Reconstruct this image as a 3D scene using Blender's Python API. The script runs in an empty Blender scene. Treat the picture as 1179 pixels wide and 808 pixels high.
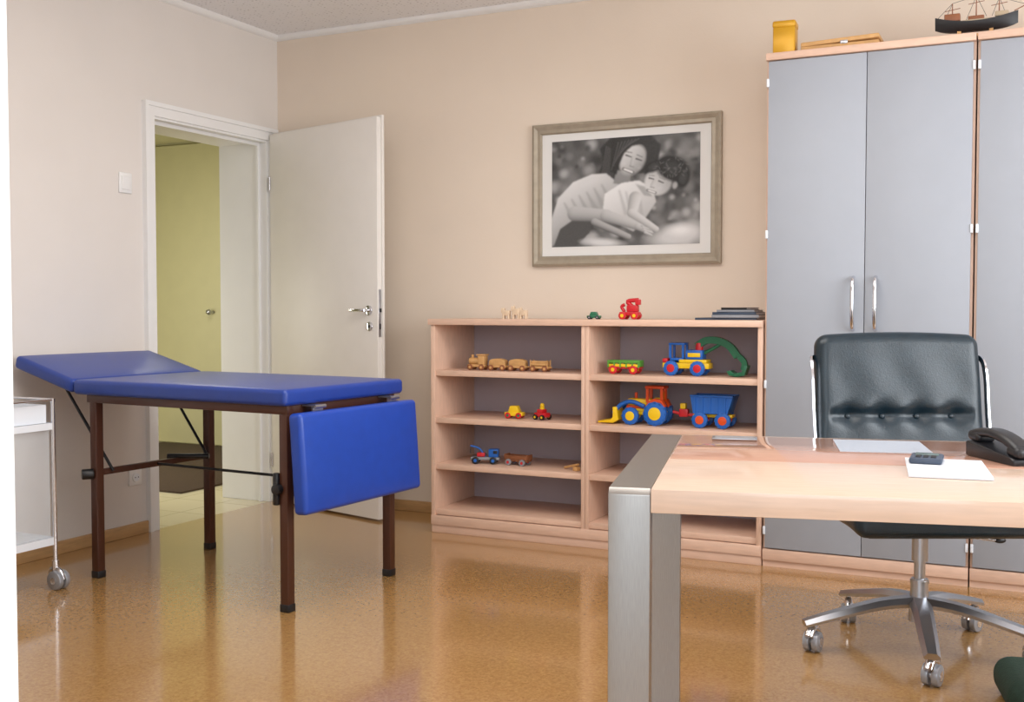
import bpy, bmesh, math, random
import numpy as np
from mathutils import Vector, Matrix, Euler
random.seed(4)
scene = bpy.context.scene
COL = scene.collection

def S(h):
    h = h.lstrip('#')
    r = []
    for i in (0, 2, 4):
        c = int(h[i:i+2], 16)/255
        r.append(c/12.92 if c <= .04045 else ((c+.055)/1.055)**2.4)
    return (r[0], r[1], r[2], 1)

# ---------------------------------------------------------------- materials
def pmat(name, hexc, rough=.5, metal=0, var=.05, scale=8, bump=0, bscale=150, coat=0, stretch=(1, 1, 1), alpha=1, trans=0, detail=3, spec=.5):
    m = bpy.data.materials.new(name); m.use_nodes = True
    nt = m.node_tree; N = nt.nodes; L = nt.links
    b = N['Principled BSDF']
    c = S(hexc)
    tc = N.new('ShaderNodeTexCoord'); mp = N.new('ShaderNodeMapping'); mp.inputs['Scale'].default_value = stretch
    L.new(tc.outputs['Object'], mp.inputs['Vector'])
    n = N.new('ShaderNodeTexNoise'); n.inputs['Scale'].default_value = scale; n.inputs['Detail'].default_value = detail
    L.new(mp.outputs[0], n.inputs['Vector'])
    r = N.new('ShaderNodeValToRGB')
    r.color_ramp.elements[0].position = .3; r.color_ramp.elements[1].position = .7
    r.color_ramp.elements[0].color = tuple(max(0, x*(1-var)) for x in c[:3])+(1,)
    r.color_ramp.elements[1].color = tuple(min(1, x*(1+var)) for x in c[:3])+(1,)
    L.new(n.outputs['Fac'], r.inputs[0]); L.new(r.outputs[0], b.inputs['Base Color'])
    b.inputs['Roughness'].default_value = rough; b.inputs['Metallic'].default_value = metal
    b.inputs['Coat Weight'].default_value = coat; b.inputs['Coat Roughness'].default_value = .08
    b.inputs['Alpha'].default_value = alpha; b.inputs['Transmission Weight'].default_value = trans
    b.inputs['Specular IOR Level'].default_value = spec
    if bump:
        n2 = N.new('ShaderNodeTexNoise'); n2.inputs['Scale'].default_value = bscale; n2.inputs['Detail'].default_value = 4
        L.new(mp.outputs[0], n2.inputs['Vector'])
        bp = N.new('ShaderNodeBump'); bp.inputs['Strength'].default_value = bump; bp.inputs['Distance'].default_value = .004
        L.new(n2.outputs['Fac'], bp.inputs['Height']); L.new(bp.outputs[0], b.inputs['Normal'])
    return m

M = {}
M['wall_l'] = pmat('wall_paint_white', '#e1dad3', .85, var=.015, scale=3, bump=.1, bscale=90)
M['wall_b'] = pmat('wall_tone_cream', '#e5d6c5', .85, var=.015, scale=3, bump=.1, bscale=90)  # slightly warmer tone than the left wall
M['white'] = pmat('white_lacquer', '#ecebe9', .35, var=.01)
M['doorw'] = pmat('door_lacquer', '#e6e1da', .4, var=.015)
M['beech'] = pmat('beech_wood', '#dfbba4', .38, var=.06, scale=14, stretch=(1, 6, 6))
M['beechv'] = pmat('beech_wood_upright', '#dfbba4', .38, var=.06, scale=14, stretch=(6, 6, 1))
M['desk'] = pmat('desk_beech', '#dcc0ab', .16, var=.05, scale=10, stretch=(1, 12, 12), coat=.35)
M['deskpad'] = pmat('glossy_desk_inset', '#bb8f7a', .07, var=.04, scale=8, stretch=(1, 10, 1), coat=.2, spec=.5)
M['shback'] = pmat('grey_back_panel', '#b5acb4', .6, var=.02)
M['grey'] = pmat('grey_door_laminate', '#a2a7b0', .5, var=.015)
M['steel'] = pmat('brushed_steel', '#a29e9a', .34, 1, var=.08, scale=30, stretch=(30, 30, 1))
M['chrome'] = pmat('chrome', '#dadade', .12, 1, var=.01)
M['alu'] = pmat('satin_aluminium', '#b6b8be', .28, .95, var=.02)
M['blue'] = pmat('blue_vinyl', '#1842a4', .34, var=.05, scale=20, bump=.12, bscale=350)
M['bluedk'] = pmat('blue_vinyl_royal', '#1c3c90', .32, var=.05, scale=20, bump=.12, bscale=350)
M['brown'] = pmat('brown_steel_tube', '#4c2b1e', .35, .1, var=.06)
M['black'] = pmat('black_plastic', '#16161a', .38, var=.1)
M['leather'] = pmat('blue_black_leather', '#12242e', .33, var=.12, scale=30, bump=.2, bscale=220, coat=.05)
M['skirt'] = pmat('baseboard_oak', '#c29a6a', .4, var=.1, scale=12, stretch=(1, 1, 8))
M['paper'] = pmat('white_paper', '#e0e3e8', .55, var=.01)
M['palesheet'] = pmat('bluish_sheet', '#c6ccd8', .2, var=.02, scale=60)
M['frame'] = pmat('silver_beige_frame', '#a59a88', .42, .2, var=.08, scale=25, bump=.2, bscale=60)
M['matb'] = pmat('passepartout', '#e4e3e0', .8, var=.01)
M['tred'] = pmat('toy_red', '#c8202a', .3, var=.03)
M['tora'] = pmat('toy_orange_red', '#dc4e1a', .3, var=.03)
M['tyel'] = pmat('toy_yellow', '#f0c61c', .3, var=.03)
M['tblu'] = pmat('toy_blue', '#1d62b8', .3, var=.03)
M['tgrn'] = pmat('toy_green', '#1f6a4a', .3, var=.03)
M['tlgr'] = pmat('toy_light_green', '#5a9a3a', .35, var=.03)
M['tgry'] = pmat('toy_grey', '#8a8c92', .4, var=.03)
M['twood'] = pmat('toy_wood', '#cfa066', .5, var=.12, scale=30)
M['twoodl'] = pmat('toy_wood_pale', '#dcc3a6', .5, var=.08, scale=30)
M['twoodd'] = pmat('toy_wood_dark', '#8a5434', .5, var=.12, scale=30)
M['tin'] = pmat('yellow_tin', '#cf9a1c', .32, .2, var=.06)
M['dgreen'] = pmat('dark_green_fabric', '#1c3428', .8, var=.15, scale=60, bump=.4)
M['mat'] = pmat('dark_doormat', '#4a3a2c', .95, var=.2, scale=80, bump=.5)
M['hall'] = pmat('hall_paint', '#c2bd96', .8, var=.02, scale=2)
M['halld'] = pmat('hall_door', '#c5c098', .6, var=.02)
M['bin'] = pmat('frosted_plastic', '#e6eaf0', .3, var=.01)
M['acryl'] = pmat('clear_acrylic', '#f0f4f8', .08, var=.01, alpha=.25)
M['glassy'] = pmat('smoked_screen', '#5c6f6a', .2, var=.03)
M['slate'] = pmat('slate_cover', '#3f4a5c', .5, var=.05)
M['canvas'] = pmat('sail_cloth', '#b8a58a', .8, var=.05)
M['caster'] = pmat('grey_castor_rubber', '#9a9ca2', .3, .3, var=.03)

def floor_mat():
    m = bpy.data.materials.new('cork_floor'); m.use_nodes = True
    N = m.node_tree.nodes; L = m.node_tree.links; b = N['Principled BSDF']
    tc = N.new('ShaderNodeTexCoord')
    v = N.new('ShaderNodeTexVoronoi'); v.inputs['Scale'].default_value = 150
    n = N.new('ShaderNodeTexNoise'); n.inputs['Scale'].default_value = 60; n.inputs['Detail'].default_value = 8; n.inputs['Roughness'].default_value = .75
    g = N.new('ShaderNodeTexNoise'); g.inputs['Scale'].default_value = 1.2
    for x in (v, n, g): L.new(tc.outputs['Object'], x.inputs['Vector'])
    r = N.new('ShaderNodeValToRGB')
    r.color_ramp.elements[0].position = .3; r.color_ramp.elements[0].color = S('#8a6030')
    r.color_ramp.elements[1].position = .7; r.color_ramp.elements[1].color = S('#c89c62')
    L.new(n.outputs['Fac'], r.inputs[0])
    r2 = N.new('ShaderNodeValToRGB')
    r2.color_ramp.elements[0].color = S('#986e3c'); r2.color_ramp.elements[1].color = S('#c49a62')
    L.new(v.outputs['Color'], r2.inputs[0])
    mx = N.new('ShaderNodeMixRGB'); mx.inputs[0].default_value = .5
    L.new(r.outputs[0], mx.inputs[1]); L.new(r2.outputs[0], mx.inputs[2])
    L.new(mx.outputs[0], b.inputs['Base Color'])
    mr = N.new('ShaderNodeMapRange'); mr.inputs['To Min'].default_value = .16; mr.inputs['To Max'].default_value = .24
    L.new(g.outputs['Fac'], mr.inputs['Value']); L.new(mr.outputs[0], b.inputs['Roughness'])
    b.inputs['Coat Weight'].default_value = .8; b.inputs['Coat Roughness'].default_value = .1; b.inputs['Coat IOR'].default_value = 1.55
    return m
M['floor'] = floor_mat()

def tile_mat():
    m = bpy.data.materials.new('hall_tiles'); m.use_nodes = True
    N = m.node_tree.nodes; L = m.node_tree.links; b = N['Principled BSDF']
    tc = N.new('ShaderNodeTexCoord')
    k = N.new('ShaderNodeTexBrick'); k.offset = 0
    k.inputs['Color1'].default_value = S('#d9cfb2'); k.inputs['Color2'].default_value = S('#d4caac'); k.inputs['Mortar'].default_value = S('#bbb196')
    k.inputs['Scale'].default_value = 1; k.inputs['Brick Width'].default_value = .33; k.inputs['Row Height'].default_value = .33; k.inputs['Mortar Size'].default_value = .005
    L.new(tc.outputs['Object'], k.inputs['Vector']); L.new(k.outputs['Color'], b.inputs['Base Color'])
    b.inputs['Roughness'].default_value = .25
    return m
M['tile'] = tile_mat()

def ceil_mat():
    m = bpy.data.materials.new('perforated_ceiling'); m.use_nodes = True
    N = m.node_tree.nodes; L = m.node_tree.links; b = N['Principled BSDF']
    tc = N.new('ShaderNodeTexCoord')
    v = N.new('ShaderNodeTexVoronoi'); v.inputs['Scale'].default_value = 38; v.inputs['Randomness'].default_value = .25
    L.new(tc.outputs['Object'], v.inputs['Vector'])
    r = N.new('ShaderNodeValToRGB')
    r.color_ramp.elements[0].position = .12; r.color_ramp.elements[0].color = S('#bcbcbe')
    r.color_ramp.elements[1].position = .3; r.color_ramp.elements[1].color = S('#f0f0f2')
    L.new(v.outputs['Distance'], r.inputs[0]); L.new(r.outputs[0], b.inputs['Base Color'])
    b.inputs['Roughness'].default_value = .9
    return m
M['ceil'] = ceil_mat()

# ---------------------------------------------------------------- mesh builder
def smooth_path(pts, n=6):
    P = [Vector(p) for p in pts]
    if len(P) < 3: return P
    out = []
    Q = [P[0]*2-P[1]]+P+[P[-1]*2-P[-2]]
    for i in range(1, len(Q)-2):
        a, b, c, d = Q[i-1:i+3]
        for j in range(n):
            t = j/n
            out.append(.5*((2*b)+(c-a)*t+(2*a-5*b+4*c-d)*t*t+(3*b-a-3*c+d)*t**3))
    out.append(P[-1]); return out

class MB:
    def __init__(s): s.bm = bmesh.new()
    def _add(s, t, Mx, mi):
        bmesh.ops.transform(t, matrix=Mx, verts=t.verts)
        bmesh.ops.recalc_face_normals(t, faces=t.faces[:])
        for f in t.faces: f.material_index = mi
        me = bpy.data.meshes.new('t'); t.to_mesh(me); s.bm.from_mesh(me); bpy.data.meshes.remove(me); t.free()
        return s
    def box(s, c, d, b=0, rot=(0, 0, 0), m=0, seg=2):
        t = bmesh.new(); bmesh.ops.create_cube(t, size=1)
        for v in t.verts: v.co = Vector((v.co.x*d[0], v.co.y*d[1], v.co.z*d[2]))
        if b: bmesh.ops.bevel(t, geom=t.edges[:], offset=min(b, min(d)*.45), segments=seg, profile=.5, affect='EDGES')
        return s._add(t, Matrix.Translation(c) @ Euler(rot).to_matrix().to_4x4(), m)
    def bx(s, x0, x1, y0, y1, z0, z1, b=0, m=0):
        return s.box(((x0+x1)/2, (y0+y1)/2, (z0+z1)/2), (x1-x0, y1-y0, z1-z0), b, m=m)
    def cyl(s, p, q, r, r2=None, seg=24, m=0, b=0):
        p = Vector(p); q = Vector(q); d = q-p
        t = bmesh.new(); bmesh.ops.create_cone(t, cap_ends=True, segments=seg, radius1=r, radius2=r if r2 is None else r2, depth=d.length)
        if b:
            e = [e for e in t.edges if any(len(f.verts) > 4 for f in e.link_faces)]
            bmesh.ops.bevel(t, geom=e, offset=b, segments=2, profile=.5, affect='EDGES')
        return s._add(t, Matrix.Translation((p+q)/2) @ d.to_track_quat('Z', 'Y').to_matrix().to_4x4(), m)
    def sph(s, c, r, m=0, rot=(0, 0, 0), seg=20):
        if not hasattr(r, '__len__'): r = (r, r, r)
        t = bmesh.new(); bmesh.ops.create_uvsphere(t, u_segments=seg, v_segments=seg//2, radius=1)
        for v in t.verts: v.co = Vector((v.co.x*r[0], v.co.y*r[1], v.co.z*r[2]))
        return s._add(t, Matrix.Translation(c) @ Euler(rot).to_matrix().to_4x4(), m)
    def tube(s, pts, r, seg=10, m=0, prof=None, sm=0):
        P = smooth_path(pts, sm) if sm else [Vector(p) for p in pts]
        t = bmesh.new(); rings = []
        T = []
        for i in range(len(P)):
            a = P[max(0, i-1)]; b = P[min(len(P)-1, i+1)]
            T.append((b-a).normalized())
        up = Vector((0, 0, 1)) if abs(T[0].z) < .9 else Vector((0, 1, 0))
        n = (up-T[0]*up.dot(T[0])).normalized()
        for i, p in enumerate(P):
            n = (n-T[i]*n.dot(T[i])).normalized(); bn = T[i].cross(n)
            k = i/(max(1, len(P)-1))
            rr = r if not hasattr(r, '__len__') else r[0]*(1-k)+r[1]*k
            ring = []
            if prof:
                for (a, b) in prof: ring.append(t.verts.new(p+bn*a*rr+n*b*rr))
            else:
                for j in range(seg):
                    an = 2*math.pi*j/seg
                    ring.append(t.verts.new(p+(n*math.cos(an)+bn*math.sin(an))*rr))
            rings.append(ring)
        for i in range(len(rings)-1):
            A, B = rings[i], rings[i+1]; k = len(A)
            for j in range(k): t.faces.new((A[j], A[(j+1) % k], B[(j+1) % k], B[j]))
        t.faces.new(rings[0][::-1]); t.faces.new(rings[-1])
        return s._add(t, Matrix.Identity(4), m)
    def prism(s, pts, y0, y1, m=0, b=0, Mx=None):
        t = bmesh.new()
        A = [t.verts.new((x, y0, z)) for x, z in pts]; B = [t.verts.new((x, y1, z)) for x, z in pts]
        t.faces.new(A); t.faces.new(B[::-1]); k = len(pts)
        for i in range(k): t.faces.new((A[i], B[i], B[(i+1) % k], A[(i+1) % k]))
        if b: bmesh.ops.bevel(t, geom=t.edges[:], offset=b, segments=2, profile=.5, affect='EDGES')
        return s._add(t, Mx or Matrix.Identity(4), m)
    def soft(s, c, d, b, rot=(0, 0, 0), m=0, deform=None, n=(8, 8, 4), k=4):
        ax = []
        bb3 = [min(b, d[i]/2*.96) for i in range(3)]
        for i in range(3):
            h = d[i]/2; bb = bb3[i]
            mg = [-h+bb*j/k for j in range(k)]
            inner = [-(h-bb)+2*(h-bb)*j/n[i] for j in range(n[i]+1)]
            ax.append(mg+inner+[-x for x in reversed(mg)])
        t = bmesh.new(); D = {}
        Lm = [len(a)-1 for a in ax]
        def V(i, j, l):
            key = (i, j, l)
            if key in D: return D[key]
            v = Vector((ax[0][i], ax[1][j], ax[2][l]))
            q = Vector([max(-(d[a]/2-bb3[a]), min(d[a]/2-bb3[a], v[a])) for a in range(3)])
            dv = v-q
            nd = Vector([dv[a]/bb3[a] for a in range(3)])
            if nd.length > 0:
                nd.normalize(); v = q+Vector([nd[a]*bb3[a] for a in range(3)])
            if deform: v = deform(v)
            D[key] = t.verts.new(v); return D[key]
        for a in range(3):
            o = [x for x in range(3) if x != a]
            for side in (0, Lm[a]):
                for i in range(Lm[o[0]]):
                    for j in range(Lm[o[1]]):
                        q = []
                        for (di, dj) in ((0, 0), (1, 0), (1, 1), (0, 1)):
                            idx = [0, 0, 0]; idx[a] = side; idx[o[0]] = i+di; idx[o[1]] = j+dj
                            q.append(V(*idx))
                        t.faces.new(q)
        return s._add(t, Matrix.Translation(c) @ Euler(rot).to_matrix().to_4x4(), m)
    def obj(s, name, mats, parent=None, loc=(0, 0, 0), rot=(0, 0, 0), smooth=38):
        me = bpy.data.meshes.new(name); s.bm.to_mesh(me); s.bm.free()
        for k in (mats if isinstance(mats, (list, tuple)) else [mats]): me.materials.append(M[k])
        me.polygons.foreach_set('use_smooth', [True]*len(me.polygons))
        me.set_sharp_from_angle(angle=math.radians(smooth))
        o = bpy.data.objects.new(name, me); COL.objects.link(o)
        o.location = loc; o.rotation_euler = rot
        if parent: o.parent = parent
        return o

def thing(name, cat, label, loc=(0, 0, 0), rz=0, group=None, scale=1):
    e = bpy.data.objects.new(name, None); COL.objects.link(e); e.empty_display_size = .1
    e.location = loc; e.rotation_euler = (0, 0, rz); e.scale = (scale,)*3
    e['label'] = label; e['category'] = cat
    if group: e['group'] = group
    return e
def struct(o, label=None):
    o['kind'] = 'structure'
    if label: o['label'] = label
    return o

# ---------------------------------------------------------------- room shell
XL, YB, ZC, XR = -4.06, 5.21, 2.72, 2.3
Y0, Y1, ZD = 4.20, 5.11, 2.10     # door opening
TH = .34
struct(MB().bx(XL, XR+.2, -1.5, YB, -.08, 0).obj('floor', 'floor'), 'glossy brown cork floor')
struct(MB().bx(XL, XR+.2, -1.5, YB, ZC, ZC+.1).obj('ceiling', 'ceil'), 'white perforated ceiling')
w = MB(); w.bx(XL-TH, XL, -1.5, Y0, 0, ZC); w.bx(XL-TH, XL, Y0, Y1, ZD, ZC); w.bx(XL-TH, XL, Y1, 8.0, 0, ZC)
struct(w.obj('wall_left', 'wall_l'), 'off-white painted wall with a doorway')
struct(MB().bx(XL, XR+.2, YB, YB+.15, 0, ZC).obj('wall_back', 'wall_b'), 'cream-toned wall')
w = MB(); w.bx(XR, XR+.2, .75, 1.2, 0, ZC); w.bx(XR, XR+.2, 4.2, YB, 0, ZC); w.bx(XR, XR+.2, 1.2, 4.2, 0, .9); w.bx(XR, XR+.2, 1.2, 4.2, 2.4, ZC)
struct(w.obj('wall_right', 'wall_l'))
w = MB(); w.bx(XL, -.91, .60, .75, 0, ZC); w.bx(.35, XR+.2, .60, .75, 0, ZC); w.bx(-.91, .35, .60, .75, 2.5, ZC)
struct(w.obj('wall_front', 'white'), 'white painted wall beside an open passage')
w = MB()
for y in (1.22, 2.2, 3.2, 4.18): w.bx(XR+.05, XR+.11, y-.03, y+.03, .9, 2.4, .004)
for z in (.93, 2.37): w.bx(XR+.05, XR+.11, 1.2, 4.2, z-.03, z+.03, .004)
struct(w.obj('window_1', 'white'), 'white framed window')
def crown(name, p, q, nrm):
    w = MB(); p = Vector(p); q = Vector(q); n = Vector(nrm)
    t = bmesh.new(); prof = [(0, 0), (.03, 0), (.028, -.012), (.012, -.028), (0, -.03)]
    A = [t.verts.new(p+n*a+Vector((0, 0, b))) for a, b in prof]; B = [t.verts.new(q+n*a+Vector((0, 0, b))) for a, b in prof]
    t.faces.new(A); t.faces.new(B[::-1])
    for i in range(5): t.faces.new((A[i], B[i], B[(i+1) % 5], A[(i+1) % 5]))
    w._add(t, Matrix.Identity(4), 0)
    struct(w.obj(name, 'white'))
crown('trim_1', (XL, .75, ZC), (XL, YB, ZC), (1, 0, 0))
crown('trim_2', (XL, YB, ZC), (XR, YB, ZC), (0, -1, 0))
struct(MB().bx(XL, XL+.015, .75, 4.13, 0, .06, .003).obj('baseboard_left', 'skirt'), 'oak baseboard')
struct(MB().bx(XL+.01, XR, YB-.015, YB, 0, .06, .003).obj('baseboard_back', 'skirt'), 'oak baseboard')
# door casing
w = MB()
for (a, b) in ((Y0-.07, Y0), (Y1, Y1+.07)):
    w.bx(XL, XL+.018, a, b, 0, ZD)
w.bx(XL, XL+.018, Y0-.07, Y1+.07, ZD, ZD+.07)
w.bx(XL+.018, XL+.028, Y0-.07, Y0-.048, 0, ZD+.048); w.bx(XL+.018, XL+.028, Y1+.048, Y1+.07, 0, ZD+.048); w.bx(XL+.018, XL+.028, Y0-.07, Y1+.07, ZD+.048, ZD+.07)
w.bx(XL-TH-.005, XL+.005, Y0, Y0+.012, 0, ZD-.012); w.bx(XL-TH-.005, XL+.005, Y1-.012, Y1, 0, ZD-.012); w.bx(XL-TH-.005, XL+.005, Y0, Y1, ZD-.012, ZD)
w.bx(XL-.06, XL-.045, Y0+.012, Y0+.03, 0, ZD-.03); w.bx(XL-.06, XL-.045, Y1-.03, Y1-.012, 0, ZD-.03); w.bx(XL-.06, XL-.045, Y0+.012, Y1-.012, ZD-.03, ZD-.012)
struct(w.obj('trim_3', 'white'), 'white door casing')
# open door leaf
dw = .925
d = MB(); d.bx(0, dw, -.02, .02, .012, 2.13, .003); d.bx(.0, dw+.012, .006, .022, .012, 2.142, .003)
door = struct(d.obj('door_1', 'doorw', loc=(-4.026, 5.115, 0), rot=(0, 0, math.radians(-15.4))), 'open off-white interior door leaf')
h = MB(); h.cyl((.86, -.02, 1.12), (.86, -.028, 1.12), .026, b=.002); h.cyl((.86, -.028, 1.12), (.86, -.06, 1.12), .009)
h.tube([(.86, -.056, 1.12), (.84, -.062, 1.12), (.78, -.062, 1.12), (.745, -.058, 1.12)], .009, sm=4)
h.obj('door_handle', 'chrome', door)['label'] = 'satin metal lever handle'
h = MB(); h.cyl((.865, -.02, 1.035), (.865, -.027, 1.035), .024, b=.002); h.cyl((.865, -.027, 1.035), (.865, -.03, 1.035), .008, m=1)
h.obj('keyhole_rosette', ['chrome', 'black'], door)
h = MB(); h.bx(dw-.001, dw+.002, -.012, .004, .98, 1.23, .001); h.bx(dw, dw+.008, -.008, .001, 1.11, 1.13, m=1); h.bx(dw, dw+.003, -.008, .001, 1.02, 1.05, m=1)
h.obj('lock_plate', ['alu', 'black'], door)
for z in (.25, 1.85):
    MB().cyl((.002, -.024, z-.04), (.002, -.024, z+.04), .006).obj('hinge', 'chrome', door)
# hallway
XH = XL-TH
struct(MB().bx(-7.4, XL, 2.6, 7.8, -.08, -.001).obj('floor.001', 'tile'), 'beige tiled hallway floor')
struct(MB().bx(-7.4, XH, 2.6, 7.8, 2.5, 2.6).obj('ceiling.001', 'hall'))
struct(MB().bx(-7.4, XH, 7.0, 7.1, 0, 2.5).obj('wall_hallway_back', 'hall'), 'olive-cream hallway wall')
struct(MB().bx(-7.5, -7.4, 2.6, 7.0, 0, 2.5).obj('wall_hallway_left', 'hall'))
struct(MB().bx(-7.4, XH, 2.5, 2.6, 0, 2.5).obj('wall_hallway_front', 'hall'))
d2 = struct(MB().bx(-6.95, -6.02, 6.97, 6.995, .01, 2.48, .003).obj('door_2', 'halld'), 'full-height cream door in the hallway')
h = MB(); h.cyl((-6.1, 6.97, 1.1), (-6.1, 6.93, 1.1), .012); h.sph((-6.1, 6.915, 1.1), .024)
h.obj('door_knob', 'alu', d2)
mt = thing('doormat', 'doormat', 'dark brown coarse doormat on the hallway tiles', (-5.66, 6.0, 0))
MB().box((0, 0, .006), (1.9, 1.85, .012), .004).obj('mat_pile', 'mat', mt)

s = thing('light_switch', 'light switch', 'small white square wall switch beside the doorway', (XL, 4.01, 1.745))
MB().box((.005, 0, 0), (.01, .082, .1), .004).obj('switch_plate', 'white', s)
MB().box((.012, 0, .0), (.008, .058, .066), .003, rot=(0, .05, 0)).obj('rocker', 'white', s)
s = thing('wall_socket', 'socket', 'white round power socket low on the wall', (XL, 4.05, .29))
MB().box((.005, 0, 0), (.01, .082, .082), .004).obj('socket_plate', 'white', s)
h = MB(); h.cyl((.008, 0, 0), (.016, 0, 0), .026, .024, m=0); h.cyl((.0155, 0, 0), (.0165, 0, 0), .02, m=1); h.cyl((.016, .01, 0), (.017, .01, 0), .003, m=2); h.cyl((.016, -.01, 0), (.017, -.01, 0), .003, m=2)
h.obj('socket_insert', ['white', 'bin', 'black'], s)

# ---------------------------------------------------------------- picture
def paint(W, H):
    yy, xx = np.mgrid[0:H, 0:W]; x = xx/(W-1)*173; y = yy/(H-1)*128
    rng = np.random.RandomState(3)
    img = np.full((H, W), .12)
    for _ in range(300):
        cx, cy, r = rng.rand()*173, rng.rand()*128, 2+rng.rand()*6
        v = rng.choice([.03, .07, .22, .38, .5], p=[.25, .25, .22, .16, .12])
        m = np.clip(1.4-np.hypot(x-cx, y-cy)/r, 0, 1)*.75
        img = img*(1-m)+v*m
    def blur(a, n):
        for _ in range(n):
            p = np.pad(a, 1, mode='edge')
            a = (p[1:-1, 1:-1]*2+p[:-2, 1:-1]+p[2:, 1:-1]+p[1:-1, :-2]+p[1:-1, 2:])/6
        return a
    img = blur(img, 6)
    def ell(cx, cy, rx, ry, rot, v, soft=.15, sh=0, shx=0, op=1):
        nonlocal img
        c, s_ = math.cos(math.radians(rot)), math.sin(math.radians(rot))
        dx, dy = x-cx, y-cy
        a = (dx*c+dy*s_)/rx; b = (-dx*s_+dy*c)/ry
        q = np.hypot(a, b); m = np.clip((1-q)/soft, 0, 1)*op
        img = img*(1-m)+np.clip(v+sh*b+shx*a-.08*q*q, .01, 1)*m
    def poly(P, v, n=2, grad=(0, 0), op=1):
        nonlocal img
        ins = np.zeros(x.shape, bool); j = len(P)-1
        for i in range(len(P)):
            xi, yi = P[i]; xj, yj = P[j]
            c = ((yi > y) != (yj > y)) & (x < (xj-xi)*(y-yi)/((yj-yi) or 1e-9)+xi)
            ins ^= c; j = i
        m = blur(ins.astype(float), n)*op
        cx = sum(p[0] for p in P)/len(P); cy = sum(p[1] for p in P)/len(P)
        img = img*(1-m)+np.clip(v+grad[0]*(x-cx)/50+grad[1]*(y-cy)/50, .01, 1)*m
    def cap(p, q, r1, r2, v, sh=-.3, op=1):
        nonlocal img
        d = np.array(q)-np.array(p); t = np.clip(((x-p[0])*d[0]+(y-p[1])*d[1])/(d@d), 0, 1)
        dist = np.hypot(x-p[0]-t*d[0], y-p[1]-t*d[1]); r = r1+(r2-r1)*t
        m = np.clip((1-dist/r)/.2, 0, 1)*op
        side = ((x-p[0])*(-d[1])+(y-p[1])*d[0])/np.hypot(*d)/r
        img = img*(1-m)+np.clip(v+sh*side*.7-.12*(dist/r)**2, .02, 1)*m
    ell(150, 118, 46, 18, -8, .66, .6)
    ell(20, 60, 24, 14, 30, .28, .9)
    # woman: hair mass behind, blouse
    poly([(58, 12), (70, 0), (118, 0), (129, 12), (126, 32), (112, 44), (84, 44), (72, 52), (54, 46), (62, 28)], .03, 5)
    for k in range(9): cap((66+k*2, 10+k), (60+k*1.6, 46), 1.4, .8, .11, 0, .6)
    poly([(0, 92), (8, 68), (26, 50), (48, 42), (66, 42), (80, 54), (90, 62), (76, 80), (46, 92), (20, 124), (0, 127)], .52, 3, (-.2, -.35))
    for k in range(6):
        poly([(14+k*9, 74-k*4), (16+k*9, 74-k*4), (30+k*9, 96-k*4), (24+k*9, 98-k*4)], .3, 6, op=.55)
    ell(44, 52, 22, 6, -14, .7, .9, op=.6)
    poly([(78, 38), (94, 44), (94, 58), (74, 54)], .26, 4, (.0, -.2))
    # woman's face bent toward the child
    ell(97, 28, 15.5, 21, 30, .54, .2, -.08, -.2)
    poly([(72, 0), (116, 0), (124, 12), (110, 9), (96, 11), (87, 19), (81, 32), (78, 44), (70, 40)], .025, 4)
    for k in range(7): cap((104-k*4, 3+k*.5), (84-k*2, 14+k*4), 1.1, .7, .12, 0, .6)
    poly([(114, 12), (128, 12), (124, 40), (110, 46), (113, 30)], .03, 4)
    cap((89, 21.5), (95, 24), 1.2, .8, .1, 0, .85); cap((101, 26.5), (107, 29), 1.2, .8, .1, 0, .85)
    cap((89, 17.5), (96, 19), .9, .7, .18, 0, .7); cap((102, 22), (108, 25), .9, .7, .18, 0, .7)
    cap((97, 25), (95.5, 33), 2, 2.4, .5, -.3, .45); cap((93.5, 34.5), (98, 36), .9, .8, .24, 0, .6)
    cap((86, 37.5), (97, 42.5), 2.2, 2.2, .22, 0, .8); cap((87.5, 38), (96, 41.8), 1.2, 1.2, .85, 0, .9)
    ell(87, 31, 4.5, 4.5, 0, .68, 1, op=.5); ell(104, 37, 4, 4, 0, .55, 1, op=.4)
    # trousers
    poly([(2, 127), (10, 106), (28, 94), (50, 98), (46, 112), (30, 127)], .08, 3)
    # child shirt
    poly([(64, 66), (84, 54), (104, 52), (120, 62), (124, 78), (112, 96), (98, 112), (76, 100), (62, 84)], .66, 3, (-.15, -.3))
    for k in range(4):
        poly([(80+k*8, 62+k*2), (82+k*8, 62+k*2), (92+k*6, 92+k*2), (87+k*6, 92+k*2)], .4, 6, op=.55)
    poly([(100, 56), (112, 60), (120, 72), (110, 70)], .3, 4, op=.7)
    # child's head
    ell(126, 55, 17, 17, -20, .58, .18, .02, -.18)
    ell(142, 40, 23, 16, 28, .04, .25); ell(154, 52, 9, 14, 10, .05, .35); ell(121, 37, 13, 7.5, -24, .05, .4)
    for k in range(46):
        a = rng.rand()*6.28; q_ = rng.rand()**.5
        ell(141+19*math.cos(a)*q_, 40+12*math.sin(a)*q_, 3.2, .9, rng.rand()*180, .2, .9, op=.6)
    cap((116, 50), (121, 51.5), 1.1, .8, .09, 0, .85); cap((127, 54), (132, 56.5), 1.1, .8, .09, 0, .85)
    cap((116, 46.8), (122, 47.6), .8, .7, .22, 0, .6); cap((128, 50), (134, 53), .8, .7, .22, 0, .6)
    cap((121.5, 53), (119, 59), 1.6, 2.2, .48, -.3, .45); cap((117.5, 60.5), (121.5, 61.5), .8, .8, .26, 0, .6)
    cap((114, 64), (123, 67.5), 1.8, 1.8, .24, 0, .8); cap((115.5, 64.4), (122, 67), 1, 1, .8, 0, .9)
    ell(145, 60, 3.6, 5.2, 10, .42, .5); ell(128, 62, 4.5, 4, 0, .66, 1, op=.5)
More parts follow.
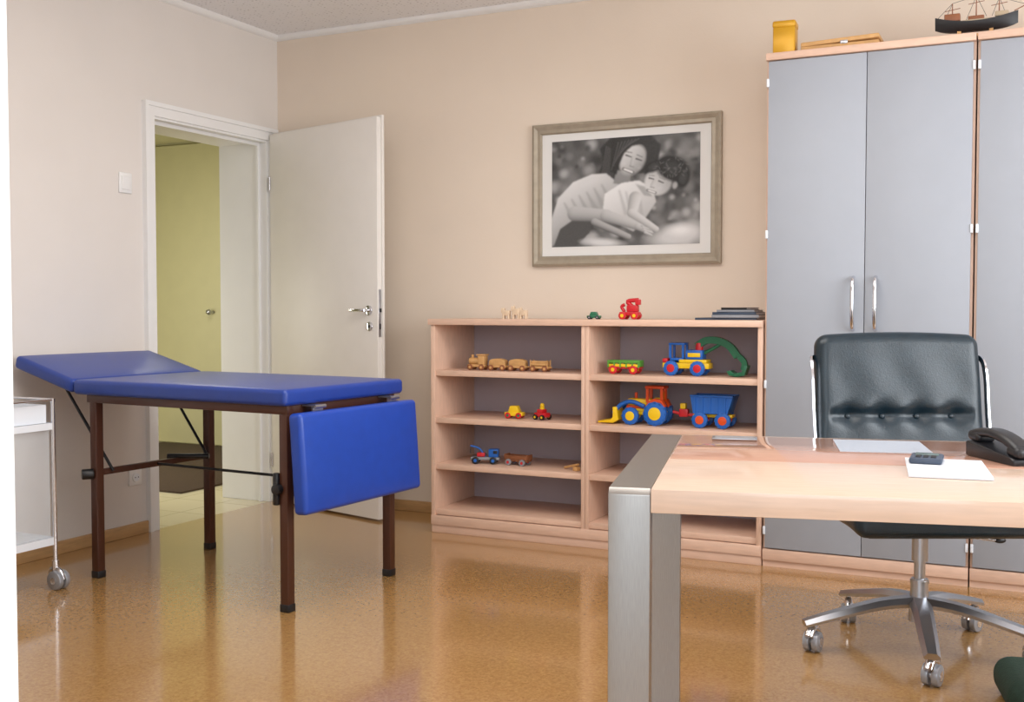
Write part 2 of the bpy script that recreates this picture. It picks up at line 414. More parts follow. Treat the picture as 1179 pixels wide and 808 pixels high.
    # arms
    cap((28, 88), (66, 92), 10, 8, .44); cap((66, 92), (104, 106), 8, 5.2, .48)
    cap((104, 106), (117, 113), 5, 3.4, .52)
    for k in range(4): cap((108+k*1.2, 105+k*2.8), (122-k, 108+k*3), 1.8, 1.2, .54)
    cap((100, 72), (96, 90), 8, 6, .6); cap((96, 90), (124, 110), 5.6, 3.8, .58)
    cap((52, 99), (92, 118), 5, 4, .36)
    ell(152, 112, 22, 10, 0, .85, .8); ell(62, 124, 32, 7, 5, .7, .7)
    img = blur(img, 2)
    img += (rng.rand(H, W)-.5)*.02
    return np.clip(img*.95, .012, .85)

def vcol_mat():
    m = bpy.data.materials.new('monochrome_photo_print'); m.use_nodes = True
    N = m.node_tree.nodes; L = m.node_tree.links; b = N['Principled BSDF']
    a = N.new('ShaderNodeAttribute'); a.attribute_name = 'Col'
    L.new(a.outputs['Color'], b.inputs['Base Color']); b.inputs['Roughness'].default_value = .3
    return m
M['print'] = vcol_mat()
PX, PZ, PW, PH = -1.90, 1.713, 1.0, .73
pic = thing('framed_picture', 'picture', 'silver-beige framed black and white photograph of woman hugging child', (PX, YB, PZ))
fw = .052
def frame_mesh(w2, h2, fw):
    b = MB(); t = bmesh.new()
    prof = [(0, 0), (0, -.026), (.012, -.032), (.03, -.024), (.046, -.027), (fw, -.018), (fw, 0)]
    rings = []
    for (sx, sz) in ((-1, -1), (1, -1), (1, 1), (-1, 1)):
        rings.append([t.verts.new((sx*(w2-a), y, sz*(h2-a))) for a, y in prof])
    for i in range(4):
        A, B = rings[i], rings[(i+1) % 4]
        for j in range(len(prof)): t.faces.new((A[j], A[(j+1) % len(prof)], B[(j+1) % len(prof)], B[j]))
    return b._add(t, Matrix.Identity(4), 0)
frame_mesh(PW/2, PH/2, fw).obj('picture_frame', 'frame', pic, smooth=20)
MB().bx(-PW/2+.05, PW/2-.05, -.012, -.004, -PH/2+.05, PH/2-.05).obj('passepartout', 'matb', pic)
W, H = 300, 220
im = paint(W, H); pw, ph = (PW-2*fw-.11), (PH-2*fw-.085)
verts = [(-pw/2+pw*i/(W-1), -.0135, ph/2-ph*j/(H-1)+.004) for j in range(H) for i in range(W)]
faces = [(j*W+i, (j+1)*W+i, (j+1)*W+i+1, j*W+i+1) for j in range(H-1) for i in range(W-1)]
me = bpy.data.meshes.new('photo_print'); me.from_pydata(verts, [], faces)
ca = me.color_attributes.new('Col', 'FLOAT_COLOR', 'POINT')
arr = np.ones((H*W, 4), np.float32); g = im.reshape(-1); arr[:, 0] = g; arr[:, 1] = g; arr[:, 2] = g
ca.data.foreach_set('color', arr.reshape(-1))
me.materials.append(M['print']); o = bpy.data.objects.new('photo_print', me); COL.objects.link(o); o.parent = pic
o['label'] = 'black and white print of a woman and child embracing'

# ---------------------------------------------------------------- bookshelf
BX0, BX1, BF, BT = -2.762, -1.094, 4.755, 1.078
bs = thing('bookshelf', 'bookshelf', 'low open beech bookshelf with grey back panel, holding toys', ((BX0+BX1)/2, BF, 0))
hw = (BX1-BX0)/2; dp = YB-.018-BF
MB().bx(-hw-.012, hw, -.012, dp, BT-.03, BT, .002).obj('top_panel', 'beech', bs)
for sx in (-1, 1): MB().bx(*( (-hw, -hw+.022) if sx < 0 else (hw-.022, hw)), 0, dp, .085, BT-.03, .001).obj('side_panel', 'beechv', bs)
for a_ in (-.019, .0008): MB().bx(a_, a_+.0182, 0, dp, .085, BT-.03, .001).obj('divider', 'beechv', bs)
MB().bx(-hw+.02, hw-.02, dp-.012, dp, .09, BT-.03).obj('back_panel', 'shback', bs)
h = MB(); h.bx(-hw, hw, .004, dp, 0, .042, .002); h.bx(-hw, hw, -.004, dp, .042, .088, .002); h.obj('plinth', 'beech', bs)
SH = [.82, .583, .349, .12]
for z in SH:
    for (a, b) in ((-hw+.022, -.019), (.019, hw-.022)):
        MB().bx(a, b, .008, dp-.012, z-.028, z, .0015).obj('shelf', 'beech', bs)

# ---------------------------------------------------------------- wardrobes
def wardrobe(x0, x1, label):
    WT = 2.225; w2 = (x1-x0)/2; F = 4.752
    e = thing('wardrobe', 'wardrobe', label, ((x0+x1)/2, F, 0), group='tall grey wardrobes')
    dpt = YB-.018-F
    b = MB(); b.bx(-w2, -w2+.02, .02, dpt, .08, WT-.03); b.bx(w2-.02, w2, .02, dpt, .08, WT-.03); b.bx(-w2, w2, .025, dpt, .08, .1); b.bx(-w2, w2, dpt-.015, dpt, .08, WT-.03)
    b.bx(-.01, .01, .03, dpt, .1, WT-.03)
    b.obj('carcass', 'beechv', e)
    MB().bx(-w2, w2, -.012, dpt, WT-.03, WT, .002).obj('top_panel', 'beech', e)
    h = MB(); h.bx(-w2, w2, .012, dpt, 0, .03); h.bx(-w2, w2, .0, dpt, .03, .078, .002); h.obj('plinth', 'beech', e)
    for s_ in (-1, 1):
        a, c = (-w2+.010, -.0015) if s_ < 0 else (.0015, w2-.010)
        dr = MB().bx(a, c, 0, .019, .084, WT-.034, .0012).obj('door', 'grey', e)
        hx = s_*.045
        hb = MB(); hb.tube([(hx, 0, 1.04), (hx, -.022, 1.052), (hx, -.034, 1.09), (hx, -.038, 1.15), (hx, -.034, 1.21), (hx, -.022, 1.248), (hx, 0, 1.26)], .0085, sm=5, seg=12)
        hb.obj('handle', 'chrome', dr)['label'] = 'curved chrome bar handle'
        for z in (2.1, 1.45, .8, .16):
            MB().box((s_*(w2-.007), .002, z), (.011, .012, .036), .003).obj('hinge', 'bin', dr)
    return e
wardrobe(-1.088, -.254, 'tall grey double-door wardrobe with beech edges beside the bookshelf')
wardrobe(-.248, .586, 'tall grey double-door wardrobe with beech edges behind the office chair')

# ---------------------------------------------------------------- exam couch
cz = thing('examination_couch', 'examination table', 'blue padded examination couch on brown steel legs with raised headrest', (-3.0125, 3.617, 0), math.radians(-4))
def bulge(amt, d):
    def f(v):
        k = max(0, 1-(2*v.x/d[0])**4)*max(0, 1-(2*v.y/d[1])**4)
        if v.z > 0: v = Vector((v.x, v.y, v.z+amt*k))
        return v
    return f
d = (1.165, .74, .062)
MB().soft((-.02, 0, .802), d, .018, deform=bulge(.008, d), n=(16, 10, 2)).obj('mattress', 'bluedk', cz)
for x in (-.52, .52):
    for y in (-.317, .317):
        h = MB(); h.bx(x-.019, x+.019, y-.019, y+.019, .012, .74, .003); h.bx(x-.021, x+.021, y-.021, y+.021, 0, .03, .003, m=1)
        h.obj('leg', ['brown', 'black'], cz)
h = MB()
for y in (-.317, .317): h.bx(-.56, .54, y-.016, y+.016, .737, .771, .002)
for x in (-.54, .0, .52): h.bx(x-.016, x+.016, -.31, .31, .737, .77, .002)
h.obj('frame_rail', 'brown', cz)
for x in (-.52, .52):
    MB().bx(x-.012, x+.012, -.317, .317, .43, .455, .002).obj('stretcher', 'brown', cz)
MB().cyl((-.52, .0, .442), (.52, .0, .442), .006).obj('adjusting_rod', 'black', cz)
MB().cyl((-.56, .10, .46), (-.40, .2, .46), .012, b=.003).obj('rod_grip', 'black', cz)
MB().cyl((-.52, -.335, .44), (-.545, -.375, .44), .022, b=.004).obj('clamp_knob', 'black', cz)
h = MB(); h.cyl((.49, -.34, .40), (.49, -.34, .52), .013, b=.004); h.cyl((.50, -.36, .46), (.50, -.3, .46), .02, b=.004); h.obj('clamp_lever', 'black', cz)
an = math.radians(14.5); L_ = .385
hx, hz = -.605, .803
d = (L_, .74, .058)
MB().soft((hx-L_/2*math.cos(an), 0, hz+L_/2*math.sin(an)), d, .018, rot=(0, an, 0), deform=bulge(.006, d), n=(8, 10, 2)).obj('headrest', 'bluedk', cz)
for y in (-.27, .29):
    h = MB(); h.cyl((-.80, y, .82), (-.49, y*.96, .445), .0065)
    h.box((-.77, y, .812), (.28, .025, .012), rot=(0, an, 0))
    h.obj('headrest_strut', 'black', cz)
d = (.372, .735, .062)
fl = MB().soft((.612, 0, .562), d, .018, rot=(0, math.radians(90-4), 0), n=(8, 10, 2), deform=bulge(.008, d)).obj('leg_rest_flap', 'blue', cz)
fl['label'] = 'folded-down bright blue padded leg rest'
for y in (-.22, .25):
    h = MB(); h.bx(.54, .60, y-.03, y+.03, .764, .769); h.cyl((.60, y-.03, .764), (.60, y+.03, .764), .007); h.bx(.585, .59, y-.03, y+.03, .735, .764)
    h.obj('flap_hinge', 'alu', cz)

# ---------------------------------------------------------------- trolley
tr = thing('instrument_trolley', 'trolley', 'chrome instrument trolley with steel tray and clear side panel', (-3.775, 2.915, 0), 0)
a, b = .21, .21
for sx in (-1, 1):
    for sy in (-1, 1):
        MB().cyl((sx*a, sy*b, .10), (sx*a, sy*b, .77), .009).obj('leg', 'chrome', tr)
        h = MB()
        h.cyl((sx*a, sy*b, .075), (sx*a, sy*b, .115), .014, m=1)
        h.tube([(sx*a-.02, sy*b, .04), (sx*a-.022, sy*b, .075), (sx*a+.02, sy*b, .078), (sx*a+.045, sy*b, .04)], .011, m=1, sm=3)
        for k in (-.016, .016): h.cyl((sx*a+.016, sy*b+k-.011, .038), (sx*a+.016, sy*b+k+.011, .038), .038, m=0, b=.004)
        h.cyl((sx*a+.016, sy*b-.03, .038), (sx*a+.016, sy*b+.03, .038), .014, m=1)
        h.obj('castor', ['caster', 'chrome'], tr)
h = MB(); h.bx(-a, a, -b, b, .655, .668, .003)
for sgn in (-1, 1):
    h.bx(-a, a, sgn*b-.004, sgn*b+.004, .645, .672); h.bx(sgn*a-.004, sgn*a+.004, -b, b, .645, .672)
h.obj('shelf', 'bin', tr)
h = MB()
for sgn in (-1, 1):
    h.cyl((-a, sgn*b, .765), (a, sgn*b, .765), .005); h.cyl((sgn*a, -b, .765), (sgn*a, b, .765), .005)
h.obj('guard_rail', 'chrome', tr)
h = MB(); h.bx(-a+.02, a-.02, -b+.02, b-.02, .672, .679, .003)
for sgn in (-1, 1):
    h.bx(-a+.02, a-.02, sgn*(b-.02)-.003, sgn*(b-.02)+.003, .672, .745); h.bx(sgn*(a-.02)-.003, sgn*(a-.02)+.003, -b+.02, b-.02, .672, .745)
h.obj('tray', 'bin', tr)['label'] = 'pale enamelled instrument tray'
h = MB(); h.bx(-a, a, -b, b, .185, .20, .003)
for sgn in (-1, 1):
    h.bx(-a, a, sgn*b-.003, sgn*b+.003, .18, .21); h.bx(sgn*a-.003, sgn*a+.003, -b, b, .18, .21)
h.obj('shelf', 'bin', tr)
MB().bx(a-.014, a-.010, -b+.012, b-.012, .21, .645).obj('side_panel', 'acryl', tr)

# ---------------------------------------------------------------- desk
DR = math.radians(13.4)
dk = thing('desk', 'desk', 'beech topped office desk with brushed steel slab legs', (-.768, 2.018, 0), DR)
DZ, DD, DWd, BW = .775, .96, 1.95, .083
MB().bx(BW+.001, DWd-BW-.001, 0, DD, DZ-.047, DZ, .0015).obj('desktop', 'desk', dk)
ip = MB().bx(BW+.006, .92, .45, .935, DZ-.001, DZ+.0008, .0003).obj('desk_inset', 'deskpad', dk); ip['label'] = 'glossy pinkish-brown inset panel'
for x in (0, DWd-BW):
    h = MB()
    T = .05
    h.prism([(0, 0), (T, 0), (T, DZ-T), (DD-T, DZ-T), (DD-T, 0), (DD, 0), (DD, DZ-.012), (DD-.012, DZ), (.012, DZ), (0, DZ-.012)], -x-BW, -x, Mx=Matrix.Rotation(math.radians(90), 4, 'Z'), b=.0015)
    h.obj('leg_frame', 'steel', dk, smooth=20)
for v in (.2, .72): MB().bx(BW, DWd-BW, v, v+.04, DZ-.072, DZ-.048).obj('support_rail', 'steel', dk)
h = MB(); h.bx(.17, .29, .85, .915, DZ+.001, DZ+.004, .001); h.bx(.178, .282, .857, .908, DZ+.004, DZ+.005, m=1); h.obj('cable_grommet', ['alu', 'caster'], dk)
def on_desk(u, v, z=DZ):
    c, s_ = math.cos(DR), math.sin(DR)
    return (-.768+u*c-v*s_, 2.018+u*s_+v*c, z)
def sheet(name, cat, label, u, v, w, l, rz, t=.0025, mat='paper', z=DZ):
    e = thing(name, cat, label, on_desk(u, v, z), DR+rz)
    MB().box((0, 0, t/2), (w, l, t), 0).obj('sheet', mat, e); return e
sheet('notepad', 'paper', 'white notepad lying on the desk', .695, .395, .165, .27, -.1, .006, z=DZ+.001)
sheet('pale_sheet', 'paper', 'bluish white flat sheet on the desk inset', .60, .79, .22, .25, .0, .001, 'palesheet', DZ+.001)  # thin pale bluish sheet laid over the inset
e = thing('mobile_phone', 'mobile phone', 'small dark grey mobile phone on the notepad', on_desk(.665, .475, DZ+.007), DR-.2)
MB().box((0, 0, .007), (.07, .10, .014), .005).obj('body', 'slate', e); MB().box((0, .02, .0145), (.05, .04, .002), .0005).obj('display', 'glassy', e)
h = MB()
for i in range(3):
    for j in range(3): h.box((-.016+i*.016, -.035+j*.014, .0145), (.011, .009, .003), .001)
h.obj('keypad', 'black', e)
e = thing('telephone', 'telephone', 'black office telephone with handset on the desk', on_desk(.895, .60, DZ+.001), DR+.35)
h = MB(); h.prism([(-.10, 0), (.10, 0), (.10, .034), (.085, .038), (-.085, .018), (-.10, .014)], -.085, .085, b=.004, Mx=Matrix.Rotation(math.radians(90), 4, 'Z')); h.obj('base', 'black', e)
h = MB(); h.soft((-.055, .0, .046), (.046, .2, .022), .011, rot=(.11, 0, 0), n=(3, 12, 2), deform=lambda v: Vector((v.x, v.y, v.z+.014-2.0*v.y*v.y)))
h.soft((-.055, -.08, .030), (.05, .05, .026), .012, rot=(.11, 0, 0)); h.soft((-.055, .08, .048), (.05, .05, .026), .012, rot=(.11, 0, 0))
h.obj('handset', 'black', e)
h = MB()
for i in range(4):
    for j in range(3): h.box((.0+j*.024, -.05+i*.022, .025+i*.0026), (.018, .014, .008), .002, rot=(.11, 0, 0))
h.obj('keypad', 'slate', e)
h = MB().box((.024, .05, .037), (.07, .03, .004), .001, rot=(.11, 0, 0)).obj('display', 'glassy', e)

# ---------------------------------------------------------------- office chair
ch = thing('office_chair', 'office chair', 'dark blue-black leather office chair with metal five-star castor base', (-.35, 3.80, 0), math.radians(25.9))
BWd = .58
BTN = (-.18, -.06, .06, .18)
def back_def(v):
    x, y, z = v
    zb = -.01
    if y < 0:
        dip = 0
        for bx_ in BTN:
            dip += .014*math.exp(-((x-bx_)**2/.0010+(z-zb)**2/.0010))
        dip += .010*math.exp(-((z-zb)**2/.0003))*(abs(x) < .25)
        ph = math.cos((x-.06)*2*math.pi/.12)
        fold = .0022*ph*math.exp(-((z-zb)**2)/.003)
        fold += .0016*math.sin(x*33+z*14)*math.exp(-((z-.12)**2)/.008)
        y += dip+fold-.014*max(0, 1-(x/.27)**2)*(1 if z > 0 else .7)
    y -= .22*x*x
    k = (z+.28)/.56
    x *= 1-.06*(k-.5)
    return Vector((x, y, z+.012*(1-(x/.29)**2)*(z > .2)))
h = MB(); h.soft((0, .245, .765), (BWd, .09, .54), .04, rot=(-.13, 0, 0), n=(56, 2, 44), k=5, deform=back_def)
h.obj('backrest', 'leather', ch, smooth=60)
for x in BTN: MB().sph((x, .209, .755), (.010, .006, .010)).obj('upholstery_button', 'leather', ch)
def seat_def(v):
    if v.z > 0:
        v = Vector((v.x, v.y, v.z+.02*max(0, 1-(v.x/.3)**2)-.012*math.exp(-(v.y-.0)**2/.001)))
    if v.y < -.1: v = Vector((v.x*(1-.25*(-v.y-.1)), v.y, v.z-.7*(v.y+.1)**2))
    return v
MB().soft((0, -.02, .485), (.62, .54, .085), .036, n=(16, 16, 3), deform=seat_def).obj('seat', 'leather', ch, smooth=60)
MB().soft((0, -.01, .432), (.5, .44, .028), .012, n=(4, 4, 1)).obj('seat_pan', 'black', ch)
for sx in (-1, 1):
    h = MB(); h.tube([(sx*.27, .30, .95), (sx*.296, .25, .955), (sx*.300, .215, .90), (sx*.300, .19, .75), (sx*.300, .14, .58), (sx*.315, .02, .48), (sx*.25, -.05, .45)], .008, sm=6, prof=[(-.5, -1.1), (.5, -1.1), (.5, 1.1), (-.5, 1.1)])
    h.obj('side_rail', 'chrome', ch)
h = MB(); h.cyl((0, 0, .10), (0, 0, .24), .034, .027); h.cyl((0, 0, .23), (0, 0, .31), .018); h.cyl((0, 0, .30), (0, 0, .41), .026); h.cyl((0, 0, .225), (0, 0, .235), .03); h.box((0, 0, .41), (.2, .16, .02), .004)
h.obj('gas_column', 'alu', ch)
h = MB(); h.tube([(0, -.02, .395), (.12, -.03, .39), (.24, -.04, .375)], .007, sm=4); h.sph((.245, -.04, .375), (.02, .01, .01), m=1); h.obj('height_lever', ['chrome', 'black'], ch)
h = MB(); h.tube([(0, .05, .41), (0, .24, .42), (0, .31, .48), (0, .325, .60)], .02, sm=5, prof=[(-1.2, -.3), (1.2, -.3), (1.2, .3), (-1.2, .3)]); h.obj('back_bracket', 'chrome', ch)
base_ang = [math.radians(a_-25.9) for a_ in (209, 281, 353, 65, 137)]
cast = None
for an_ in base_ang:
    h = MB(); c, s_ = math.cos(an_), math.sin(an_)
    h.tube([(c*.02, s_*.02, .165), (c*.14, s_*.14, .155), (c*.30, s_*.30, .118), (c*.385, s_*.385, .096)], (.036, .024), sm=4, prof=[(-.95, -.35), (.95, -.35), (1.0, 0), (.55, .5), (-.55, .5), (-1.0, 0)])
    h.cyl((c*.36, s_*.36, .07), (c*.36, s_*.36, .108), .009)
    h.obj('base_arm', 'alu', ch)
    if cast is None:
        h = MB()
        for k in (-.015, .015): h.cyl((-.012, k-.011, .034), (-.012, k+.011, .034), .033, m=1, b=.005)
        h.cyl((-.012, -.028, .034), (-.012, .028, .034), .016, m=0)
        h.cyl((0, 0, .05), (0, 0, .085), .012, m=0)
        h.tube([(-.05, 0, .045), (-.035, 0, .070), (.0, 0, .077), (.025, 0, .055)], .015, m=0, sm=4)
        cast = h.obj('castor', ['chrome', 'caster'], ch, loc=(c*.36, s_*.36, 0), rot=(0, 0, an_+.9))
    else:
        o = cast.copy(); COL.objects.link(o); o.parent = ch; o.location = (c*.36, s_*.36, 0); o.rotation_euler = (0, 0, an_+random.uniform(-1, 1.5))

e = thing('floor_cushion', 'cushion', 'dark green fabric cushion on the floor under the desk', (.085, 3.41, 0), .2)
MB().soft((0, 0, .055), (.36, .3, .11), .05, n=(8, 8, 3)).obj('cover', 'dgreen', e, smooth=60)

# ---------------------------------------------------------------- toys
def wheel(par, x, y, r, w=.018, mats=('tblu', 'tyel')):
    h = MB(); h.cyl((x, y-w/2, r), (x, y+w/2, r), r, m=0, b=min(.003, r*.2)); h.cyl((x, y-w/2-.002, r), (x, y+w/2+.002, r), r*.55, m=1, b=.001)
    n = 12
    for i in range(n):
        a_ = 6.283*i/n; h.box((x+math.cos(a_)*r*.95, y, r+math.sin(a_)*r*.95), (r*.14, w, r*.22), rot=(0, -a_, 0), m=0)
    return h.obj('wheel', list(mats), par)
def small_wheels(par, xs, y, r, mats=('black', 'tgry'), w=.01):
    for x in xs:
        for s_ in (-1, 1):
            h = MB(); h.cyl((x, s_*y-w/2, r), (x, s_*y+w/2, r), r, m=0, b=.001); h.cyl((x, s_*y-w/2-.001, r), (x, s_*y+w/2+.001, r), r*.45, m=1)
            h.obj('wheel', list(mats), par)
S1, S2, S3 = SH[0]+.0015, SH[1]+.002, SH[2]+.0005
e = thing('toy_locomotive', 'toy train', 'small wooden toy locomotive heading the train on the shelf', (-2.555, 4.87, S1), 0, 'wooden toy train')
h = MB(); h.bx(-.05, .045, -.02, .02, .014, .028, .003); h.cyl((-.045, 0, .044), (.01, 0, .044), .017, b=.002); h.bx(.008, .045, -.022, .022, .028, .072, .003); h.bx(.002, .05, -.026, .026, .072, .079, .002); h.cyl((-.03, 0, .055), (-.03, 0, .076), .006, .008); h.obj('body', 'twood', e)
small_wheels(e, (-.034, .03), .022, .014, ('twoodd', 'twood'))
for i, x in enumerate((-2.44, -2.33, -2.21)):
    e = thing('toy_wagon', 'toy wagon', ('wooden toy wagon with arched hood in the train' if i < 2 else 'wooden toy wagon carrying logs at the train end'), (x, 4.87, S1), 0, 'wooden toy train')
    h = MB(); h.bx(-.048, .048, -.02, .02, .014, .026, .003)
    if i < 2:
        pts = [(-.044, .026), (.044, .026), (.044, .045)]+[(.044*math.cos(math.pi*k/8), .045+.014*math.sin(math.pi*k/8)) for k in range(1, 8)]+[(-.044, .045)]
        h.prism(pts, -.019, .019, b=.001)
    else:
        for yy in (-.012, .0, .012): h.cyl((-.044, yy, .034), (.044, yy, .034), .007)
        for yy in (-.006, .006): h.cyl((-.044, yy, .045), (.044, yy, .045), .007)
        for xx in (-.045, .045):
            for yy in (-.019, .019): h.cyl((xx, yy, .02), (xx, yy, .056), .003)
    h.cyl((.048, 0, .02), (.062, 0, .02), .003)
    h.obj('body', 'twood', e); small_wheels(e, (-.032, .032), .022, .014, ('twoodd', 'twood'))
e = thing('toy_cart', 'toy car', 'red, yellow and green plastic toy cart on the shelf', (-1.772, 4.88, S1), 0)
h = MB(); h.bx(-.08, .08, -.03, .03, .024, .034, .003, m=0)
for yy in (-.03, .03):
    h.bx(-.078, .078, yy-.003, yy+.003, .034, .046, .001, m=2); h.bx(-.078, .078, yy-.003, yy+.003, .052, .064, .001, m=1)
    for k in range(6): h.bx(-.078+k*.030, -.071+k*.030, yy-.004, yy+.004, .03, .064, m=1)
for xx in (-.078, .078): h.bx(xx-.003, xx+.003, -.03, .03, .034, .064, .001, m=1)
h.obj('body', ['tred', 'tlgr', 'tyel'], e); small_wheels(e, (-.05, .05), .034, .02, ('tred', 'tyel'), .012)
# excavator truck
e = thing('toy_excavator', 'toy excavator', 'yellow and blue toy excavator truck with green digging arm', (-1.462, 4.89, S1), 0)
h = MB(); h.bx(-.12, .10, -.037, .037, .032, .058, .004, m=0); h.bx(-.12, -.095, -.039, .039, .058, .078, .005, m=1); h.bx(-.04, .09, -.039, .039, .058, .074, .003, m=0)
h.obj('chassis', ['tyel', 'tred'], e)
h = MB(); h.bx(-.085, -.02, -.034, .034, .068, .08, .003)
for (x, y) in ((-.083, -.031), (-.083, .031), (-.022, -.031), (-.022, .031)): h.bx(x-.005, x+.005, y-.005, y+.005, .08, .14)
h.bx(-.09, -.015, -.037, .037, .14, .15, .003); h.bx(-.012, .07, -.034, .034, .074, .118, .006); h.obj('cabin', 'tblu', e)
h = MB(); h.cyl((.045, 0, .118), (.045, 0, .15), .018, m=0); h.bx(-.0, .06, -.036, .036, .085, .105, .003, m=1); h.obj('turret', ['tred', 'tyel'], e)
h = MB(); h.tube([(.035, 0, .135), (.08, 0, .162), (.14, 0, .160), (.19, 0, .135), (.225, 0, .09)], .016, sm=6, m=0, prof=[(-.9, -1), (.9, -1), (.9, 1), (-.9, 1)])
h.tube([(.225, 0, .098), (.255, 0, .065), (.252, 0, .03)], .012, sm=4, prof=[(-.9, -1), (.9, -1), (.9, 1), (-.9, 1)])
pts = [(.18, .024), (.19, .006), (.225, .0), (.262, .006), (.276, .05), (.262, .052), (.25, .02), (.215, .014), (.198, .028)]
h.prism(pts, -.03, .03, b=.001); h.tube([(.06, 0, .10), (.11, 0, .125), (.15, 0, .15)], .008, sm=3); h.obj('digging_arm', 'tgrn', e)
for x in (-.075, .05):
    for y in (-.046, .046): wheel(e, x, y, .034, .016, ('tblu', 'tred'))
# tractor loader
e = thing('toy_tractor', 'toy tractor', 'large yellow and orange-red toy tractor with front loader bucket', (-1.672, 4.90, S2), 0, scale=1.06)
h = MB(); h.bx(-.085, .03, -.028, .028, .082, .114, .010, m=0); h.bx(-.088, .03, -.026, .026, .070, .084, .004, m=1); h.bx(-.088, .03, -.026, .026, .058, .070, .003, m=0); h.bx(-.09, .09, -.022, .022, .042, .062, .004, m=0); h.cyl((-.05, 0, .105), (-.05, 0, .14), .007, m=1)
h.obj('bonnet', ['tyel', 'tora'], e)
h = MB()
for yy in (-.036, .036):
    h.prism([(.01, .075), (.02, .105), (.05, .118), (.085, .112), (.1, .085), (.09, .075), (.08, .1), (.05, .105), (.028, .095), (.02, .075)], yy-.014, yy+.014, m=0)
for (x, y) in ((.012, -.026), (.012, .026), (.078, -.026), (.078, .026)): h.bx(x-.006, x+.006, y-.006, y+.006, .1, .162, m=0)
h.bx(.002, .09, -.036, .036, .16, .172, .003, m=0); h.bx(.04, .07, -.018, .018, .1, .12, .004, m=1); h.bx(.066, .075, -.018, .018, .11, .145, .003, m=1)
h.obj('cab', ['tora', 'tyel'], e)
h = MB()
for yy in (-.032, .032): h.tube([(.0, yy, .08), (-.06, yy, .1), (-.11, yy, .085), (-.145, yy, .045)], .010, sm=5, m=0)
h.prism([(-.125, .075), (-.115, .02), (-.14, .004), (-.2, .004), (-.2, .012), (-.15, .018), (-.140, .03), (-.142, .075)], -.055, .055, m=1, b=.001)
for k in range(5): h.bx(-.212, -.198, -.052+k*.024, -.044+k*.024, .002, .01, m=1)
h.obj('loader', ['tblu', 'tyel'], e)
for y in (-.047, .047):
    wheel(e, -.06, y, .038, .02, ('tblu', 'tyel')); wheel(e, .055, y, .052, .026, ('tblu', 'tyel'))
e = thing('toy_trailer', 'toy trailer', 'blue tipping toy trailer with red drawbar and wheels', (-1.352, 4.90, S2), 0, scale=1.06)
h = MB(); h.bx(-.08, .09, -.03, .03, .045, .058, .002, m=1); h.tube([(-.08, 0, .05), (-.13, 0, .05), (-.18, 0, .06)], .007, sm=3, m=0); h.bx(-.085, -.05, -.03, .03, .03, .05, .003, m=0); h.bx(-.15, -.11, -.014, .014, .04, .075, .004, m=0); h.bx(-.145, -.12, -.016, .016, .075, .1, .004, m=1); h.obj('drawbar', ['tred', 'tyel'], e)
h = MB(); t_ = [(-.075, .062), (.075, .062), (.1, .14), (-.088, .14)]
h.prism([(-.075, .062), (.075, .062), (.1, .14), (.092, .14), (.069, .069), (-.069, .069), (-.08, .14), (-.088, .14)], -.05, .05, b=.001)
for yy in (-.05, .05):
    h.prism(t_, yy-.003, yy+.003)
    for k in range(5): h.bx(-.07+k*.033, -.063+k*.033, yy-.007, yy+.007, .062, .14)
    h.bx(-.088, .1, yy-.008, yy+.008, .134, .142, .002)
h.obj('tipper', 'tblu', e)
for x in (-.045, .055):
    for y in (-.05, .05): wheel(e, x, y, .034, .016, ('tblu', 'tora'))
def little_car(name, label, loc, L, Wd, Hh, m1, m2, rz=0, wm=('black', 'tred')):
    e = thing(name, 'toy car', label, loc, rz)
    MB().bx(-L/2, L/2, -Wd/2, Wd/2, Hh*.18, Hh*.5, Hh*.08).obj('body', m1, e)
    MB().prism([(-L*.32, Hh*.48), (L*.32, Hh*.48), (L*.18, Hh), (-L*.2, Hh)], -Wd*.42, Wd*.42, b=Hh*.05).obj('cabin', m2, e)
    small_wheels(e, (-L*.3, L*.3), Wd/2, Hh*.24, wm, .009); return e
little_car('toy_car', 'yellow toy car with red wheels on the shelf', (-2.354, 4.88, S2), .095, .05, .062, 'tyel', 'tyel', .1, ('tred', 'tgrn'))
e = thing('toy_figure_car', 'toy car', 'red toy car with small yellow driver block', (-2.2, 4.87, S2), -.3)
h = MB(); h.bx(-.035, .035, -.024, .024, .012, .035, .006, m=0); h.bx(-.02, .015, -.02, .02, .033, .052, .005, m=0); h.cyl((0, 0, .05), (0, 0, .062), .012, m=1); h.sph((0, 0, .07), .011, m=1); h.obj('body', ['tred', 'tyel'], e)
small_wheels(e, (-.022, .022), .026, .013, ('black', 'tyel'))
e = thing('toy_tow_truck', 'toy truck', 'small blue and grey toy tow truck with crane', (-2.515, 4.87, S3), .3)
h = MB(); h.bx(-.07, .075, -.026, .026, .02, .034, .003, m=0); h.bx(.02, .07, -.026, .026, .034, .075, .006, m=1); h.bx(.045, .066, -.028, .028, .052, .068, .001, m=2); h.tube([(-.0, 0, .034), (-.03, 0, .075), (-.075, 0, .088)], .005, sm=3, m=1); h.cyl((-.075, 0, .088), (-.075, 0, .05), .0015, m=2); h.box((-.02, 0, .045), (.04, .03, .02), .003, m=3)
h.obj('body', ['tgry', 'tblu', 'black', 'tred'], e); small_wheels(e, (-.045, .045), .03, .018, ('black', 'tblu'), .012)
e = thing('toy_flat_wagon', 'toy wagon', 'small brown wooden toy wagon behind the tow truck', (-2.34, 4.89, S3), -.1)
h = MB(); h.bx(-.065, .065, -.025, .025, .02, .03, .002)
for yy in (-.025, .025): h.bx(-.065, .065, yy-.003, yy+.003, .03, .05, .001)
for xx in (-.065, .065): h.bx(xx-.003, xx+.003, -.025, .025, .03, .055, .001)
h.obj('body', 'twoodd', e); small_wheels(e, (-.04, .04), .03, .016, ('tgry', 'tred'))
